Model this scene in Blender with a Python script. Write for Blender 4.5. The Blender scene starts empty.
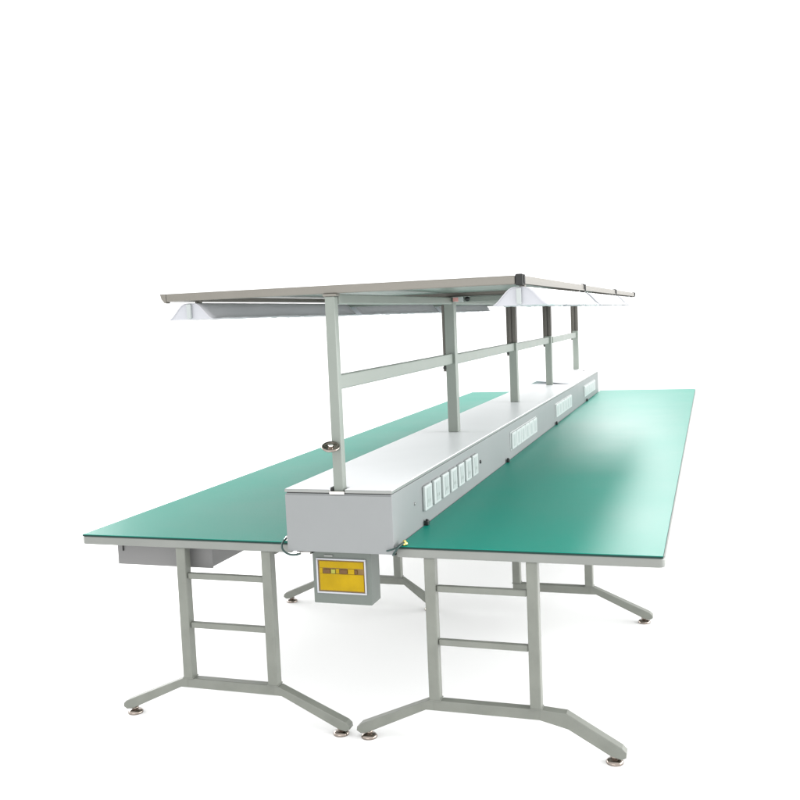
import bpy, bmesh, math, random
from mathutils import Vector, Matrix
random.seed(7)
SC = bpy.context.scene
COL = SC.collection

# ------------------------------------------------------------------ materials
def mat(name, color, rough=0.5, metal=0.0, spec=0.5, bump=0.0, bscale=60, var=0.0, vscale=4.0, coat=0.0, stretch=(1, 1, 1), rvar=0.0):
    m = bpy.data.materials.new(name); m.use_nodes = True
    nt = m.node_tree; n = nt.nodes; l = nt.links
    b = n['Principled BSDF']
    b.inputs['Base Color'].default_value = (*color, 1)
    b.inputs['Roughness'].default_value = rough
    b.inputs['Metallic'].default_value = metal
    b.inputs['Specular IOR Level'].default_value = spec
    b.inputs['Coat Weight'].default_value = coat
    tc = n.new('ShaderNodeTexCoord'); mp = n.new('ShaderNodeMapping')
    mp.inputs['Scale'].default_value = stretch
    l.new(tc.outputs['Object'], mp.inputs['Vector'])
    if var or rvar:
        t = n.new('ShaderNodeTexNoise'); t.inputs['Scale'].default_value = vscale
        t.inputs['Detail'].default_value = 6; t.inputs['Roughness'].default_value = 0.6
        l.new(mp.outputs[0], t.inputs['Vector'])
        if var:
            r = n.new('ShaderNodeMapRange'); r.inputs['From Min'].default_value = 0.25; r.inputs['From Max'].default_value = 0.75
            r.inputs['To Min'].default_value = 1 - var; r.inputs['To Max'].default_value = 1 + var
            l.new(t.outputs['Fac'], r.inputs['Value'])
            mx = n.new('ShaderNodeVectorMath'); mx.operation = 'SCALE'
            mx.inputs[0].default_value = color
            l.new(r.outputs[0], mx.inputs['Scale']); l.new(mx.outputs[0], b.inputs['Base Color'])
        if rvar:
            r2 = n.new('ShaderNodeMapRange'); r2.inputs['From Min'].default_value = 0.3; r2.inputs['From Max'].default_value = 0.7
            r2.inputs['To Min'].default_value = max(rough - rvar, .02); r2.inputs['To Max'].default_value = rough + rvar
            l.new(t.outputs['Fac'], r2.inputs['Value']); l.new(r2.outputs[0], b.inputs['Roughness'])
    if bump:
        t2 = n.new('ShaderNodeTexNoise'); t2.inputs['Scale'].default_value = bscale; t2.inputs['Detail'].default_value = 4
        l.new(mp.outputs[0], t2.inputs['Vector'])
        bp = n.new('ShaderNodeBump'); bp.inputs['Strength'].default_value = bump; bp.inputs['Distance'].default_value = 0.002
        l.new(t2.outputs['Fac'], bp.inputs['Height']); l.new(bp.outputs[0], b.inputs['Normal'])
    return m

M_leg   = mat('grey_green_powder_coat', (.168, .178, .155), .40, 0, .5, .15, 220, .13, 9, rvar=.08)
M_post  = mat('light_grey_paint', (.20, .225, .20), .38, 0, .5, .08, 260, .06, 6, rvar=.05)
M_alu   = mat('brushed_aluminium', (.19, .18, .158), .38, .2, .35, .1, 90, .06, 9, stretch=(1, .06, 1), rvar=.06)
M_alud  = mat('dark_anodised_aluminium', (.085, .078, .068), .34, .3, .4, .1, 90, .08, 9, stretch=(1, 1, .05), rvar=.06)
M_rail  = mat('satin_edge_rail', (.20, .21, .195), .36, .15, .5, .1, 90, .08, 3, rvar=.05)
M_body  = mat('grey_blue_sheet_steel', (.232, .243, .245), .45, 0, .35, .1, 300, .04, 3, rvar=.05)
M_lid   = mat('white_laminate', (.88, .89, .91), .35, 0, .3, 0, 300, .02, 2.5)
M_lip   = mat('lid_edge_trim', (.25, .26, .25), .35, .2, .5, 0, 1, .06, 6)
M_mat   = mat('green_rubber_mat', (.005, .235, .175), .36, 0, .10, .3, 420, .07, 1.1, rvar=.03)
M_matb  = mat('black_green_mat_core', (.004, .035, .028), .6, 0, .3)
M_board = mat('grey_laminate_board', (.35, .36, .35), .5, 0, .4, 0, 1, .04, 4)
M_white = mat('white_enamel', (.44, .45, .48), .35, 0, .25, .04, 200, .02, 8)
M_refl  = mat('white_reflector_sheet', (.47, .475, .50), .32, 0, .25, .6, 26, .03, 6)
M_tube  = mat('frosted_glass_tube', (.86, .88, .9), .15, 0, .5, 0, 1, .01, 5, coat=.5)
M_plast = mat('white_plastic', (.47, .50, .495), .35, 0, .3, 0, 1, .02, 20)
M_plasg = mat('pale_grey_plastic', (.38, .41, .405), .35, 0, .3, 0, 1, .02, 20)
M_joint = mat('dark_grey_nylon', (.02, .021, .02), .45, 0, .3, .1, 200, .1, 30)
M_black = mat('black_plastic', (.012, .014, .014), .4, 0, .5, 0, 1, .1, 30)
M_chrome= mat('chrome', (.78, .75, .72), .12, 1, .5, .06, 60, .06, 20)
M_chrd = mat('tarnished_chrome', (.30, .26, .23), .16, 1, .5, .06, 60, .1, 20)
M_brass = mat('brass', (.75, .62, .22), .22, 1, .5, 0, 1, .06, 20)
M_cable = mat('dark_green_cable', (.02, .05, .045), .45, 0, .5, 0, 1, .05, 20)
M_draw  = mat('drawer_steel', (.17, .17, .168), .42, 0, .5, .1, 200, .05, 4, rvar=.05)
M_box   = mat('breaker_box_steel', (.125, .145, .13), .45, 0, .45, .1, 260, .06, 6)
M_yel   = mat('amber_breaker_door', (.36, .235, .0015), .3, 0, .15, .05, 40, .15, 14)
M_brn   = mat('brown_door_rim', (.16, .09, .012), .35, 0, .5, 0, 1, .1, 20)
M_brk   = mat('dark_brown_breaker', (.11, .05, .008), .4, 0, .4, 0, 1, .15, 40)
M_grn   = mat('olive_breaker_toggle', (.28, .28, .03), .4, 0, .4, 0, 1, .1, 40)
M_red   = mat('pink_label_card', (.75, .38, .36), .6, 0, .3, 0, 1, .05, 40)
M_floor = mat('white_studio_floor', (.96, .96, .96), .7, 0, .2, 0, 1, .004, 1.0)

# ------------------------------------------------------------------ mesh helpers
class MB:
    def __init__(s): s.bm = bmesh.new(); s.mi = 0
    def _set(s, faces):
        for f in faces: f.material_index = s.mi
    def box(s, x0, x1, y0, y1, z0, z1, bev=0.0, seg=2, rot=None, mi=0):
        r = bmesh.ops.create_cube(s.bm, size=1)
        vs = r['verts']
        c = Vector(((x0+x1)/2, (y0+y1)/2, (z0+z1)/2))
        for v in vs:
            v.co = Vector((v.co.x*(x1-x0), v.co.y*(y1-y0), v.co.z*(z1-z0)))
        fs = set(f for v in vs for f in v.link_faces)
        for f in fs: f.material_index = mi
        if bev:
            es = list(set(e for v in vs for e in v.link_edges))
            rr = bmesh.ops.bevel(s.bm, geom=es, offset=bev, segments=seg, affect='EDGES', profile=.5)
            vs = list(set(v for f in rr['faces'] for v in f.verts) | set(v for v in vs if v.is_valid))
            for f in set(f for v in vs for f in v.link_faces): f.material_index = mi
        for v in vs:
            if rot: v.co = rot @ v.co
            v.co += c
        return s
    def prism(s, pts, a0, a1, axis='y', mi=0, bev=0.0):
        """closed outline pts (u,v) extruded along axis. y: (x,z); x: (y,z); z: (x,y)"""
        def P(u, v, a): return {'y': (u, a, v), 'x': (a, u, v), 'z': (u, v, a)}[axis]
        A = [s.bm.verts.new(P(u, v, a0)) for u, v in pts]
        B = [s.bm.verts.new(P(u, v, a1)) for u, v in pts]
        n = len(pts); fs = [s.bm.faces.new(A), s.bm.faces.new(B[::-1])]
        for i in range(n): fs.append(s.bm.faces.new((A[i], B[i], B[(i+1) % n], A[(i+1) % n])))
        for f in fs: f.material_index = mi
        bmesh.ops.recalc_face_normals(s.bm, faces=fs)
        if bev:
            es = list(set(e for f in fs[:2] for e in f.edges))
            rr = bmesh.ops.bevel(s.bm, geom=es, offset=bev, segments=2, affect='EDGES', profile=.5)
            for f in rr['faces']: f.material_index = mi
        return s
    def lathe(s, prof, seg=28, mat4=None, mi=0):
        """prof list of (r,h) round local z"""
        mat4 = mat4 or Matrix()
        rings = []
        for r, h in prof:
            if r < 1e-6: rings.append([s.bm.verts.new(mat4 @ Vector((0, 0, h)))])
            else: rings.append([s.bm.verts.new(mat4 @ Vector((r*math.cos(2*math.pi*k/seg), r*math.sin(2*math.pi*k/seg), h))) for k in range(seg)])
        fs = []
        for a, b in zip(rings, rings[1:]):
            for k in range(seg):
                k2 = (k+1) % seg
                if len(a) == 1 and len(b) == 1: continue
                if len(a) == 1: fs.append(s.bm.faces.new((a[0], b[k], b[k2])))
                elif len(b) == 1: fs.append(s.bm.faces.new((a[k], b[0], a[k2])))
                else: fs.append(s.bm.faces.new((a[k], b[k], b[k2], a[k2])))
        for f in fs: f.material_index = mi; f.smooth = True
        bmesh.ops.recalc_face_normals(s.bm, faces=fs)
        return s
    def tube(s, pts, r, seg=10, mi=0):
        pts = [Vector(p) for p in pts]; rings = []
        for i, p in enumerate(pts):
            d = (pts[min(i+1, len(pts)-1)] - pts[max(i-1, 0)]).normalized()
            u = d.orthogonal().normalized() if i == 0 else (u - d*u.dot(d)).normalized()
            w = d.cross(u)
            rings.append([s.bm.verts.new(p + r*(math.cos(2*math.pi*k/seg)*u + math.sin(2*math.pi*k/seg)*w)) for k in range(seg)])
        fs = []
        for a, b in zip(rings, rings[1:]):
            for k in range(seg): fs.append(s.bm.faces.new((a[k], a[(k+1) % seg], b[(k+1) % seg], b[k])))
        for f in fs: f.smooth = True
        fs += [s.bm.faces.new(rings[0][::-1]), s.bm.faces.new(rings[-1])]
        for f in fs: f.material_index = mi
        bmesh.ops.recalc_face_normals(s.bm, faces=fs)
        return s
    def build(s, name, mats, parent=None, loc=None):
        me = bpy.data.meshes.new(name); s.bm.normal_update(); s.bm.to_mesh(me); s.bm.free()
        for m in (mats if isinstance(mats, (list, tuple)) else [mats]): me.materials.append(m)
        o = bpy.data.objects.new(name, me); COL.objects.link(o)
        if parent: o.parent = parent
        if loc: o.location = loc
        return o

def tag(o, label, cat, group=None):
    o['label'] = label; o['category'] = cat
    if group: o['group'] = group
    return o
def thing(name, loc, label, cat, group=None):
    o = bpy.data.objects.new(name, None); o.empty_display_size = .1; COL.objects.link(o); o.location = loc
    return tag(o, label, cat, group)
def copy_tree(o, parent=None):
    c = o.copy(); COL.objects.link(c); c.parent = parent
    for ch in list(o.children): copy_tree(ch, c)
    return c

# ------------------------------------------------------------------ dimensions (metres)
W, CH = 1.153, .2095            # outer table edge, half console width
LT = 6.66                       # table length
ZT = .75                        # mat surface
ZC = .962                       # console lid top
BAY = 1.638
MID = .514                      # leg frame centre
ZR = 1.705                      # canopy top

# ------------------------------------------------------------------ floor
fl = MB().prism([(-30, -12), (30, -12), (30, 60), (-30, 60)], -.05, 0, 'z').build('floor', M_floor)
fl['kind'] = 'structure'

# ------------------------------------------------------------------ workbenches
def foot_arm(side, kink, end=.50):
    """sloping foot, side = +1/-1, outline in the x-z plane round the frame centre"""
    if kink:
        top = [(.20, .176), (.295, .170), (end-.015, .062), (end, .047), (end-.002, .028), (end-.018, .020)]
        bot = [(.445, .030), (.300, .112), (.20, .136)]
    else:
        top = [(.19, .176), (.214, .172), (end-.015, .056), (end-.002, .044), (end, .030), (end-.016, .020)]
        bot = [(end-.04, .024), (.222, .136), (.19, .136)]
    return [(side*x, z) for x, z in top + bot]

def levelling_foot():
    m = MB()
    m.lathe([(0, 0), (.030, 0), (.031, .006), (.026, .012), (.014, .015), (.009, .016), (.009, .022), (0, .022)], 24)
    m.lathe([(.0, .019), (.015, .019), (.015, .027), (.0, .027)], 6)
    return m

def leg_frame(parent, y, kink_side=0, feet=(-1, 1), end={-1: .50, 1: .50}):
    m = MB()
    m.box(-.207, .207, y-.019, y+.019, .135, .175, .004)
    fr = m.build('leg_frame', M_leg, parent)
    for s in feet:
        p = foot_arm(s, s == kink_side, end[s])
        MB().prism(p, y-.0205, y+.0205, 'y', bev=.003).build('foot', M_leg, fr)
        levelling_foot().build('levelling_foot', M_chrd, fr, (s*(end[s]-.043), y, 0))
    for s in (-1, 1):
        u = MB().box(s*.187-.0205, s*.187+.0205, y-.022, y+.022, .172, ZT-.040, .005)
        u.box(s*.187-.0230, s*.187+.0230, y-.0240, y+.0240, .1735, .1780, .002)      # weld collar
        u.build('upright', M_leg, fr)
    for z in (.592, .392):
        MB().box(-.1655, .1655, y-.011, y+.011, z-.012, z+.012, .004).build('rung', M_leg, fr)
    return fr

def bench(side):
    lab = ('long workbench left of the console, with a steel drawer under its front corner' if side < 0 else
           'long workbench right of the console, without a drawer, rounded rail corner at its outer end')
    t = thing('workbench', (side*MID, 0, 0), lab, 'workbench', 'workbenches on both sides of the console')
    xo, xi = side*W, side*(CH-.004)     # outer / inner in world
    a, b = sorted((xo-side*.012 - side*MID, xi - side*MID))
    MB().box(a, b, .014, LT-.014, ZT-.030, ZT-.009, .0015).build('tabletop', M_board, t)
    # front rail: rounded extrusion with turned corner
    x0, x1 = sorted((xo - side*MID, side*(CH+.001)-side*MID))
    def rail(mb, y0, y1):
        zt, zb = ZT-.0085, ZT-.040
        # profile outline in y-z
        return mb
    pr = []
    zt, zb = ZT-.009, ZT-.0405
    o_ = side*(W-MID); i_ = side*(CH+.002-MID)
    # rounded outer end in plan view
    n = 7; R = .022
    plan = [(i_, .0), ]
    for k in range(n):
        an = math.pi/2*k/(n-1)
        plan.append((o_ - side*R + side*R*math.sin(an), .0 + R - R*math.cos(an)))
    plan += [(o_, .034), (i_, .034)]
    m = MB(); m.prism(plan, zb, zt, 'z', bev=.004); m.build('front_rail', M_rail, t)
    m = MB(); m.prism([(x, LT - y) for x, y in plan], zb, zt, 'z', bev=.004); m.build('rear_rail', M_rail, t)
    e0, e1 = sorted((o_, o_-side*.026))
    MB().box(e0, e1, .0345, LT-.0345, zb, zt, .004).build('side_rail', M_rail, t)
    # bearer under the board along the console side
    g0, g1 = sorted((side*(.30-MID), side*(.33-MID)))
    MB().box(g0, g1, .05, LT-.05, ZT-.062, ZT-.031, .003).build('bearer', M_leg, t)
    for k, y in enumerate(FRAMES):
        kink = side if side > 0 else 0
        feet = (-1, 1); end = {-1: .50, 1: .50}
        if k == 1 and side < 0: end = {-1: .50, 1: .403}
        if k == 1 and side > 0: feet = (1,)
        leg_frame(t, y, kink if k == 0 else 0, feet, end)
    return t
FRAMES = [.032, 1.57, 3.21, 4.85, 6.50]
left = bench(-1); right = bench(1)

# drawer under the left bench
dx = MID
m = MB(); m.box(-1.035+dx, -.600+dx, .085, .50, .615, .7085, .003)
dr = m.build('drawer', M_draw, left)
dr['label'] = 'shallow grey steel drawer hung under the tabletop'
MB().box(-1.038+dx, -.597+dx, .079, .0845, .611, .706, .002).build('drawer_front', M_draw, dr)
MB().box(-1.012+dx, -1.006+dx, .074, .0785, .668, .694, .0015).build('drawer_latch', M_joint, dr)

# green mats resting on the benches
def table_mat(side):
    a, b = sorted((side*(W-.006), side*(CH+.0035)))
    m = MB()
    m.box(a, b, .0035, LT-.004, ZT-.0085, ZT-.0022, 0, mi=1)
    m.box(a+.0005, b-.0005, .004, LT-.0045, ZT-.0021, ZT, 0, mi=0)
    o = m.build('table_mat', [M_mat, M_matb])
    return tag(o, 'green rubber mat covering the workbench %s' % ('on the left, above the drawer' if side < 0 else 'on the right, with a broad pale sheen'),
               'mat', 'green mats on the two workbenches')
table_mat(-1); table_mat(1)

# ------------------------------------------------------------------ console
con = thing('power_console', (0, 0, 0), 'long grey steel socket console with white lid running between the two green benches', 'console')
Y0, Y1 = -.030, 6.50
ZB = .7305
m = MB()
m.box(-CH, CH, Y0, Y1, ZB, ZC-.0165, .003)
body = m.build('housing', M_body, con)
# dark strip painted in as the shade of the gap under the lid
MB().box(-CH+.004, CH-.004, Y0+.004, Y1-.004, ZC-.0164, ZC-.0125, 0).build('lid_gap_shade', M_joint, con)
segs = [(Y0, BAY+.0), (BAY, 2*BAY), (2*BAY, 4.80)]
for k, (a, b) in enumerate(segs):
    m = MB()
    if k == 0:
        # notch for the front post
        pts = [(-CH, a), (-.030, a), (-.030, .026), (.030, .026), (.030, a), (CH, a), (CH, b-.0015), (-CH, b-.0015)]
        m.prism(pts, ZC-.012, ZC, 'z', bev=.0015)
    else:
        m.box(-CH, CH, a+.0005, b-.0015, ZC-.012, ZC, .0015)
    m.build('lid', M_lid, con)
# bright trim along front edge of the lid
for a, b in ((-CH-.001, -.031), (.031, CH+.001)):
    MB().box(a, b, Y0-.004, Y0-.0005, ZC-.0125, ZC-.0008, .001).build('lid_trim', M_lip, con)
MB().box(CH+.0005, CH+.003, Y0-.004, Y1, ZC-.0125, ZC-.0035, .0008).build('lid_trim', M_lip, con)
# last lid section sits ajar, its left side lifted
bm_ = MB()
q = [(-.262, 5.03, 1.0), (.207, 4.805, .966), (.207, 6.50, .966), (-.262, 6.50, 1.0)]
A = [bm_.bm.verts.new((x, y, z)) for x, y, z in q]; B = [bm_.bm.verts.new((x, y, z-.010)) for x, y, z in q]
bm_.bm.faces.new(A); bm_.bm.faces.new(B[::-1])
for i in range(4): bm_.bm.faces.new((A[i], B[i], B[(i+1) % 4], A[(i+1) % 4]))
bmesh.ops.recalc_face_normals(bm_.bm, faces=bm_.bm.faces[:])
o = bm_.build('lid', M_lid, con); o['label'] = 'far lid section lying ajar with its left edge lifted'
MB().box(-.205, .20, 4.81, Y1-.004, ZC-.0124, ZC-.006, 0).build('inner_cover', M_lid, con)
MB().lathe([(0, 0), (.022, 0), (.022, .004), (.014, .006), (0, .006)], 20, Matrix.Translation((.10, 6.28, .9745)) @ Matrix.Rotation(math.radians(4), 4, 'Y')).build('cable_grommet', M_black, con)

# sockets on the right side of the console
def socket(y0, y1, z0, z1):
    m = MB(); m.box(CH+.0004, CH+.0135, y0, y1, z0, z1, .004)
    p = m.build('power_socket', M_plast, con)
    yc = (y0+y1)/2
    MB().box(CH+.0137, CH+.0150, yc-.026, yc+.026, z0+.012, z1-.012, .0006).build('socket_insert', M_plasg, p)
    for s in (-1, 1):
        MB().box(CH+.0151, CH+.0156, yc+s*.011-.002, yc+s*.011+.002, z0+.028, z0+.042, 0).build('socket_slot', M_lip, p)
    return p
for k in range(7): socket(.340+k*.133, .340+k*.133+.098, .808, .908)
for base, n in ((2.075, 6), (3.70, 6), (5.34, 6)):
    MB().box(CH+.0002, CH+.0035, base-.012, base+n*.135+.004, .797, .902, .001).build('socket_plate', M_plast, con)
    for k in range(n):
        y = base + k*.135
        m = MB(); m.box(CH+.0037, CH+.0135, y, y+.122, .802, .897, .003)
        p = m.build('power_socket', M_plast, con)
        MB().box(CH+.0137, CH+.0147, y+.032, y+.090, .816, .883, .0006).build('socket_insert', M_plasg, p)
RX = Matrix.Rotation(math.pi/2, 4, 'Y')
for y, z in ((1.325, .851),):
    MB().lathe([(0, 0), (.009, 0), (.009, .004), (.005, .007), (0, .007)], 16, Matrix.Translation((CH+.0002, y, z)) @ RX).build('screw', M_black, con)
MB().lathe([(0, 0), (.006, 0), (.006, .002), (0, .003)], 14, Matrix.Translation((CH+.0002, .237, .859)) @ RX).build('screw', M_lip, con)
# black mat fasteners along the foot of the console
for y in (.352, 1.94, 3.69, 5.48):
    m = MB(); m.box(CH+.0045, CH+.020, y-.012, y+.012, ZT+.0005, ZT+.020, .003)
    m.lathe([(0, 0), (.006, 0), (.006, .004), (0, .005)], 12, Matrix.Translation((CH+.012, y, ZT+.0201)))
    m.build('mat_fastener', M_black, con)
# front panel seam plate and end flange
MB().box(-CH-.0005, CH+.0005, Y0-.0035, Y0-.0004, ZB-.004, ZC-.022, .0015).build('end_panel', M_body, con)
# brass grounding studs with cables
for s in (-1, 1):
    sx = s*.235
    st = MB(); st.lathe([(0, 0), (.010, 0), (.012, .004), (.012, .009), (.007, .013), (.005, .019), (0, .021)], 18, Matrix.Translation((sx, .018, ZT+.0005)))
    st.build('ground_stud', M_brass if s > 0 else M_chrome, con)
def bez(p, n=24):
    out = []
    for i in range(n+1):
        t = i/n; a = [Vector(x) for x in p]
        while len(a) > 1: a = [u.lerp(v, t) for u, v in zip(a, a[1:])]
        out.append(a[0])
    return out
MB().tube(bez([(.235, .012, ZT+.012), (.232, -.05, ZT+.01), (.222, -.05, .755), (.222, -.042, .73), (.19, -.038, .72), (.20, .02, .715)]), .0036).build('ground_cable', M_cable, con)
MB().tube(bez([(.232, .012, ZT+.006), (.226, -.03, ZT+.004), (.205, -.045, ZT-.004), (.185, -.04, ZT-.008)]), .003).build('ground_cable', M_cable, con)
MB().tube(bez([(-.235, .012, ZT+.012), (-.238, -.06, ZT+.00), (-.232, -.055, .722), (-.19, -.045, .70), (-.165, -.04, .712), (-.15, .0, .722)]), .0038).build('ground_cable', M_cable, con)
m = MB(); m.box(-.172, -.118, -.020, .012, ZB-.017, ZB-.0005, .003); m.build('cable_clamp', M_joint, con)
m = MB(); m.tube([(-.176, -.024, ZB-.012), (-.12, -.026, ZB-.010)], .006); m.build('cable_clamp', M_chrome, con)
# cable trunk below the housing
MB().box(.100, .150, .30, 6.2, .640, ZB-.0005, .003).build('cable_trunk', M_leg, con)

# breaker box hung under the front of the console
bb = MB()
bx0, bx1, bz0, bz1, by0, by1 = -.136, .098, .515, ZB-.004, .020, .118
bb.box(bx0, bx1, by0, by1, bz0, bz1, .004)
box = bb.build('breaker_box', M_box, con); box['label'] = 'grey breaker box with yellow door window'
wx0, wx1, wz0, wz1 = -.119, .080, .556, .690
m = MB(); w_ = .006
m.box(wx0, wx1, by0-.006, by0-.0005, wz1-w_, wz1, .001); m.box(wx0, wx1, by0-.006, by0-.0005, wz0, wz0+w_, .001)
m.box(wx0, wx0+w_, by0-.006, by0-.0005, wz0+w_+.0005, wz1-w_-.0005, .001); m.box(wx1-w_, wx1, by0-.006, by0-.0005, wz0+w_+.0005, wz1-w_-.0005, .001)
m.build('window_frame', M_white, box)
ix0, ix1, iz0, iz1 = wx0+w_+.0008, wx1-w_-.0008, wz0+w_+.0008, wz1-w_-.0008
MB().box(ix0, ix1, by0-.0028, by0-.0004, iz0, iz1, .0006).build('door_rim', M_brn, box)
m = MB(); cut = iz0 + (iz1-iz0)*.57
m.box(ix0+.006, ix1-.003, by0-.0052, by0-.0029, iz0+.005, cut, .001)
m.box(ix0+.006, ix1-.003, by0-.0048, by0-.0029, cut+.0225, iz1-.004, .001)
m.box(ix0+.006, ix0+.018, by0-.0048, by0-.0029, cut+.0003, cut+.022, .0006)
m.build('breaker_door', M_yel, box)
for xa, xb, mm in ((.022, .050, M_brk), (.053, .070, M_grn), (.088, .118, M_brk), (.148, .158, M_brk)):
    b_ = MB(); b_.box(ix0+xa, ix0+xb, by0-.0075, by0-.0029, cut+.002, cut+.018, .001); b_.build('breaker', mm, box)
MB().box(ix0+.072, ix0+.086, by0-.005, by0-.0029, cut+.002, cut+.020, .001).build('breaker', M_yel, box)
MB().box(ix0+.120, ix0+.146, by0-.005, by0-.0029, cut+.001, cut+.021, .001).build('breaker', M_yel, box)
MB().box(bx0+.05, bx0+.085, by0-.004, by0-.0004, wz1+.006, wz1+.013, .001).build('box_latch', M_lip, box)

# ------------------------------------------------------------------ overhead rack
rk = thing('overhead_rack', (0, 0, ZC), 'grey five-post overhead light rack standing on the white console lid', 'rack')
def RZ(z): return z-ZC
HW = .690
PH = .0225
for k in range(5):
    y = k*BAY
    ztop = ZR-.040 if k < 2 else 1.375
    m = MB(); zb = (ZC-.0115 if k == 0 else ZC+.0005) if k < 3 else (ZC+.0005)
    if k == 4: y = 6.44; zb = .985
    if k == 3: zb = .9625 ; y = 4.79 - .02
    PH = .019 if k == 0 else .027
    m.box(-PH, PH, y-PH, y+PH, RZ(zb), RZ(ztop), .004)
    p = m.build('post', M_post if k else M_post, rk)
    if k:
        # extruded upper profile with slots
        a, g = .0265, .006
        x0 = 0
        pts = [(-a, -a), (-g, -a), (-g, -a+.010), (g, -a+.010), (g, -a), (a, -a), (a, -g), (a-.010, -g), (a-.010, g), (a, g),
               (a, a), (-a, a), (-a, g), (-a+.010, g), (-a+.010, -g), (-a, -g)]
        MB().prism([(x0+u, y+v) for u, v in pts], RZ(1.3755), RZ(ZR-.040), 'z', bev=.001).build('upper_post', M_alud, rk) if k > 1 else None
        MB().box(-PH-.014, -PH-.0005, y-.024, y+.024, RZ(1.285), RZ(1.655), .002).build('strap_plate', M_alud, rk)
        MB().lathe([(0, 0), (.0085, 0), (.0085, .004), (.004, .006), (0, .006)], 16,
                   Matrix.Translation((-PH-.007, y-.0245, RZ(1.305))) @ Matrix.Rotation(math.pi/2, 4, 'X')).build('bolt', M_black, rk)
    else:
        MB().box(-.030, .030, Y0-.0075, Y0-.0005+.0, RZ(ZC-.018), RZ(ZC-.006), .003).build('post_foot', M_chrome, rk)
        MB().box(-.0295, -PH-.0006, -.024, .024, RZ(ZC-.0115), RZ(ZC+.006), .002).build('post_bracket', M_joint, rk)
# crossbars between posts
for k in range(4):
    ya, yb = k*BAY+PH, (k+1)*BAY-PH
    if k == 3: yb = 6.44-PH
    z = 1.352 - .006*k
    MB().box(-.012, .012, ya+.0005, yb-.0005, RZ(z-.027), RZ(z+.027), .004).build('crossbar', M_post, rk)
# canopy
YC = 3*BAY
def rail_box(x0, x1, y0, y1, name, mt, z0=ZR-.030, z1=ZR, bev=.0035):
    return MB().box(x0, x1, y0, y1, RZ(z0), RZ(z1), bev).build(name, mt, rk)
for k in range(4):
    y = k*BAY
    rail_box(-HW+.0005+.012, HW-.0125, y-.012, y+.018, 'cross_rail', M_alu)
for s in (-1, 1):
    for k in range(3):
        x0, x1 = sorted((s*(HW+.012), s*(HW-.012)))
        m = MB()
        m.box(x0, x1, k*BAY+.0195, (k+1)*BAY-.0135, RZ(ZR-.028), RZ(ZR), .003)
        m.box(s*(HW+.0135)-.0013, s*(HW+.0135)+.0013, k*BAY+.021, (k+1)*BAY-.015, RZ(ZR-.029), RZ(ZR-.022), 0)
        m.build('side_rail', M_alu, rk)
    for k in range(4):
        if s < 0 and k == 0:
            MB().prism([(-HW-.014, RZ(ZR)), (-HW+.0120, RZ(ZR)), (-HW+.0120, RZ(ZR-.036)), (-HW+.004, RZ(ZR-.034)), (-HW-.008, RZ(ZR-.020))], -.0125, .0185, 'y', bev=.002).build('rail_joint', M_alu, rk)
            continue
        x0, x1 = sorted((s*(HW+.0155), s*(HW-.0120)))
        m = MB(); m.box(x0, x1, k*BAY-.0125, k*BAY+.0185, RZ(ZR-.034), RZ(ZR+.005), .005)
        m.box(s*(HW+.018)-.002, s*(HW+.018)+.002, k*BAY-.004, k*BAY+.010, RZ(ZR-.030), RZ(ZR+.002), .001)
        m.build('rail_joint', M_joint if (s > 0 or k) else M_alu, rk)
# spine, carried under the cross rails up to the last post
MB().box(-.022, .022, .023, 6.48, RZ(ZR-.068), RZ(ZR-.0315), .004).build('spine_rail', M_post, rk)
for k in range(1, 4):
    MB().box(-HW+.05, HW-.05, k*BAY-.035, k*BAY-.014, RZ(ZR-.058), RZ(ZR-.0315), .003).build('cross_brace', M_post, rk)
MB().box(-.026, .026, -.020, .0225, RZ(ZR-.0400), RZ(ZR-.0305), .002).build('post_cap', M_alu, rk)
for k in range(1,5):
    y = k*BAY if k < 4 else 6.44
# thin roof panels closing the canopy
for k in range(3):
    MB().box(-HW+.0135, HW-.0135, k*BAY+.0190, (k+1)*BAY-.0130, RZ(ZR-.010), RZ(ZR-.004), .001).build('canopy_panel', M_post, rk)
# small conduit fittings beneath the spine at the second cross rail
jb = MB().box(.030, .085, BAY-.052, BAY-.0355, RZ(ZR-.058), RZ(ZR-.030), .002).build('conduit_box', M_plast, rk)
MB().box(.032, .060, BAY-.0540, BAY-.0522, RZ(ZR-.055), RZ(ZR-.034), .0005).build('card_label', M_red, jb)
MB().lathe([(0, 0), (.012, 0), (.013, .006), (.008, .012), (0, .013)], 18, Matrix.Translation((.105, BAY-.036, RZ(ZR-.044))) @ Matrix.Rotation(math.pi/2, 4, 'X')).build('conduit_plug', M_black, rk)
# chrome disc clamped to the front post
D = Matrix.Translation((-.008, -.053, RZ(1.122))) @ Matrix.Rotation(math.radians(23), 4, 'Z') @ Matrix.Rotation(math.radians(25), 4, 'X')
dk = MB().lathe([(0, -.004), (.030, -.004), (.0335, 0), (.0335, .003), (.030, .006), (.024, .003), (.012, .002), (0, .002)], 36, D).build('clamp_disc', M_chrd, rk)
MB().lathe([(0, .0022), (.010, .0022), (.010, .009), (.006, .011), (0, .011)], 6, D).build('clamp_bolt', M_chrome, dk)
MB().box(-.016, .006, -.050, -.0195, RZ(1.104), RZ(1.116), .002).build('clamp_bracket', M_joint, dk)

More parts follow.
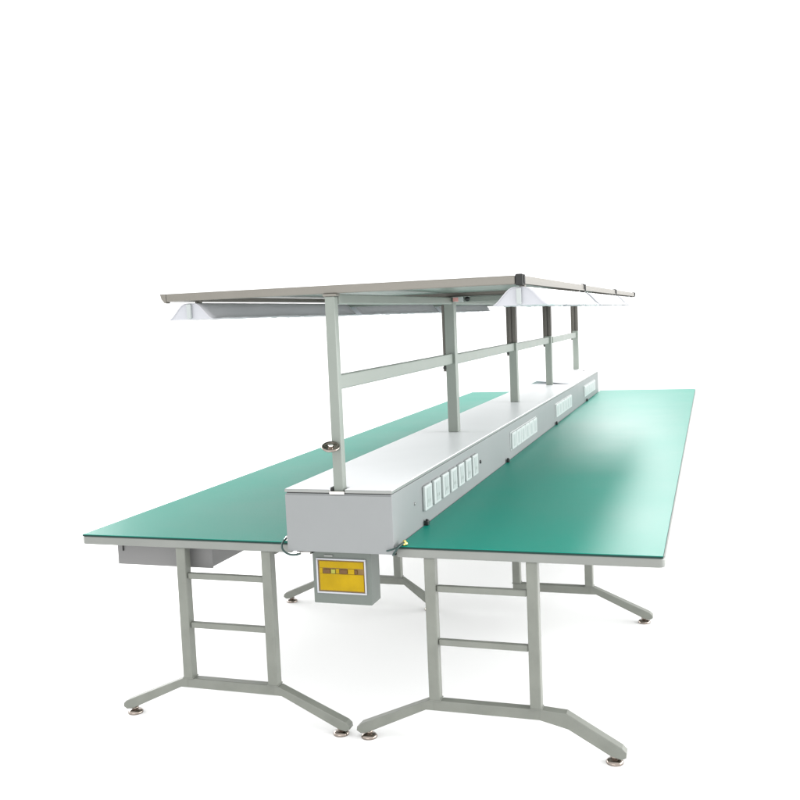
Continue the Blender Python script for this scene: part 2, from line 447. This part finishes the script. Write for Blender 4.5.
# ------------------------------------------------------------------ fluorescent lamps hung under the canopy
def lamp(side, k):
    xc = .688 if side > 0 else -.585
    place = {0: 'nearest', 1: 'second', 2: 'farthest'}[k]
    lab = '%s white trough lamp hanging under the %s edge of the canopy' % (place, 'right' if side > 0 else 'left')
    L = 1.56
    t = thing('fluorescent_lamp', (xc, k*BAY+.002, 1.603), lab, 'lamp', 'trough lamps hanging under the canopy')
    H, Wd = .062, .096
    prof = []
    for i in range(9):
        u = i/8; prof.append((Wd*(1-u) + .016*u, H*(.5-.5*math.cos(math.pi*u))**.80 if u else 0))
    outer = [(x, z+.0015) for x, z in prof]; 
    left_ = [(-x, z) for x, z in reversed(outer)]
    top = outer + left_
    # thin sheet: outer outline then inner outline back
    inn = [(x-.0022 if x > 0 else x+.0022, z-.0022) for x, z in top]
    pts = top + inn[::-1]
    m = MB()
    n = len(pts); h = len(top); NS = 30; rings = []
    for q in range(NS+1):                       # the sheet is slightly crumpled along its length
        jit = []
        for i in range(h):
            e = abs(top[i][0])/Wd if 0 < q < NS else 0
            jit.append((random.uniform(-.0022, .0022)*e, random.uniform(-.0020, .0020)*e))
        jj = jit + jit[::-1]
        rings.append([m.bm.verts.new((pts[i][0]+jj[i][0], L*q/NS, pts[i][1]+jj[i][1])) for i in range(n)])
    for P, Q in zip(rings, rings[1:]):
        for i in range(n):
            f = m.bm.faces.new((P[i], Q[i], Q[(i+1) % n], P[(i+1) % n])); f.smooth = (i != h-1 and i != n-1)
    A, B = rings[0], rings[-1]
    for i in range(h-1):
        m.bm.faces.new((A[i], A[i+1], A[n-2-i], A[n-1-i])); m.bm.faces.new((B[i], B[n-1-i], B[n-2-i], B[i+1]))
    bmesh.ops.recalc_face_normals(m.bm, faces=m.bm.faces[:])
    m.build('reflector', M_refl, t)
    for y in (.004, L-.006):
        MB().prism([(x*.965, z*.96-.0008) for x, z in top], y, y+.002, 'y').build('end_plate', M_white, t)
    for y in (-.012, L-.002):
        MB().box(-.0085, .0085, y, y+.014, .004, .060, .003).build('lamp_holder', M_plasg, t)
    MB().tube([(0, .022, .016), (0, L-.024, .016)], .0125, 16).build('lamp_tube', M_tube, t)
    for y in (.07, L-.07):
        MB().box(-.010, .010, y-.012, y+.012, H+.0020, .0725, .002).build('hanger', M_alu, t)
    return t
for s in (1, -1):
    for k in range(3): lamp(s, k)

# ------------------------------------------------------------------ camera (recovered from the photograph)
cam = bpy.data.cameras.new('camera'); co = bpy.data.objects.new('camera', cam); COL.objects.link(co)
r = Vector((0.9503623034164743, 0.30840275146938856, -0.041221779814118356))
d = Vector((-0.011377381570220262, -0.09795061818443536, -0.9951262390199007))
f = Vector((-0.3109373689885773, 0.9461994606230747, -0.08957975933805455))
R = Matrix((r, -d, -f)).transposed()
co.matrix_world = Matrix.Translation((1.3089, -3.1896, 1.5772)) @ R.to_4x4()
cam.sensor_width = 36; cam.lens = 942.92/800*36
cam.shift_x = -3.898/800; cam.shift_y = 2.69/800
cam.clip_start = .05; cam.clip_end = 200
SC.camera = co

# ------------------------------------------------------------------ studio light
wd = bpy.data.worlds.new('World'); SC.world = wd; wd.use_nodes = True
bg = wd.node_tree.nodes['Background']; bg.inputs['Color'].default_value = (1, 1, 1, 1); bg.inputs['Strength'].default_value = 1.6
def area(name, loc, target, size, sy, power, color=(1, 1, 1)):
    l = bpy.data.lights.new(name, 'AREA'); l.shape = 'RECTANGLE'; l.size = size; l.size_y = sy; l.energy = power; l.color = color
    o = bpy.data.objects.new(name, l); COL.objects.link(o); o.location = loc
    o.rotation_euler = (Vector(target)-Vector(loc)).to_track_quat('-Z', 'Y').to_euler()
    return o
area('front_softbox', (-.5, -6.5, 1.3), (0, 2.5, .3), 5.0, 1.8, 70)
area('right_softbox', (5.5, 2.5, 1.7), (.2, 2.5, .5), 7.0, 2.0, 400)
area('left_softbox', (-5.5, 3.0, 1.6), (-.2, 3.0, .3), 6.0, 1.6, 190)
area('rear_strip_softbox', (.05, 12, 5.4), (.9, .6, .75), 1.0, 3.6, 250)
area('rear_high_softbox', (.1, 11, 7.6), (.9, .3, .75), 1.0, 3.2, 150)
SC.view_settings.view_transform = 'Standard'; SC.view_settings.look = 'None'
SC.view_settings.exposure = 0; SC.view_settings.gamma = 1
SC.cycles.max_bounces = 8; SC.cycles.diffuse_bounces = 6
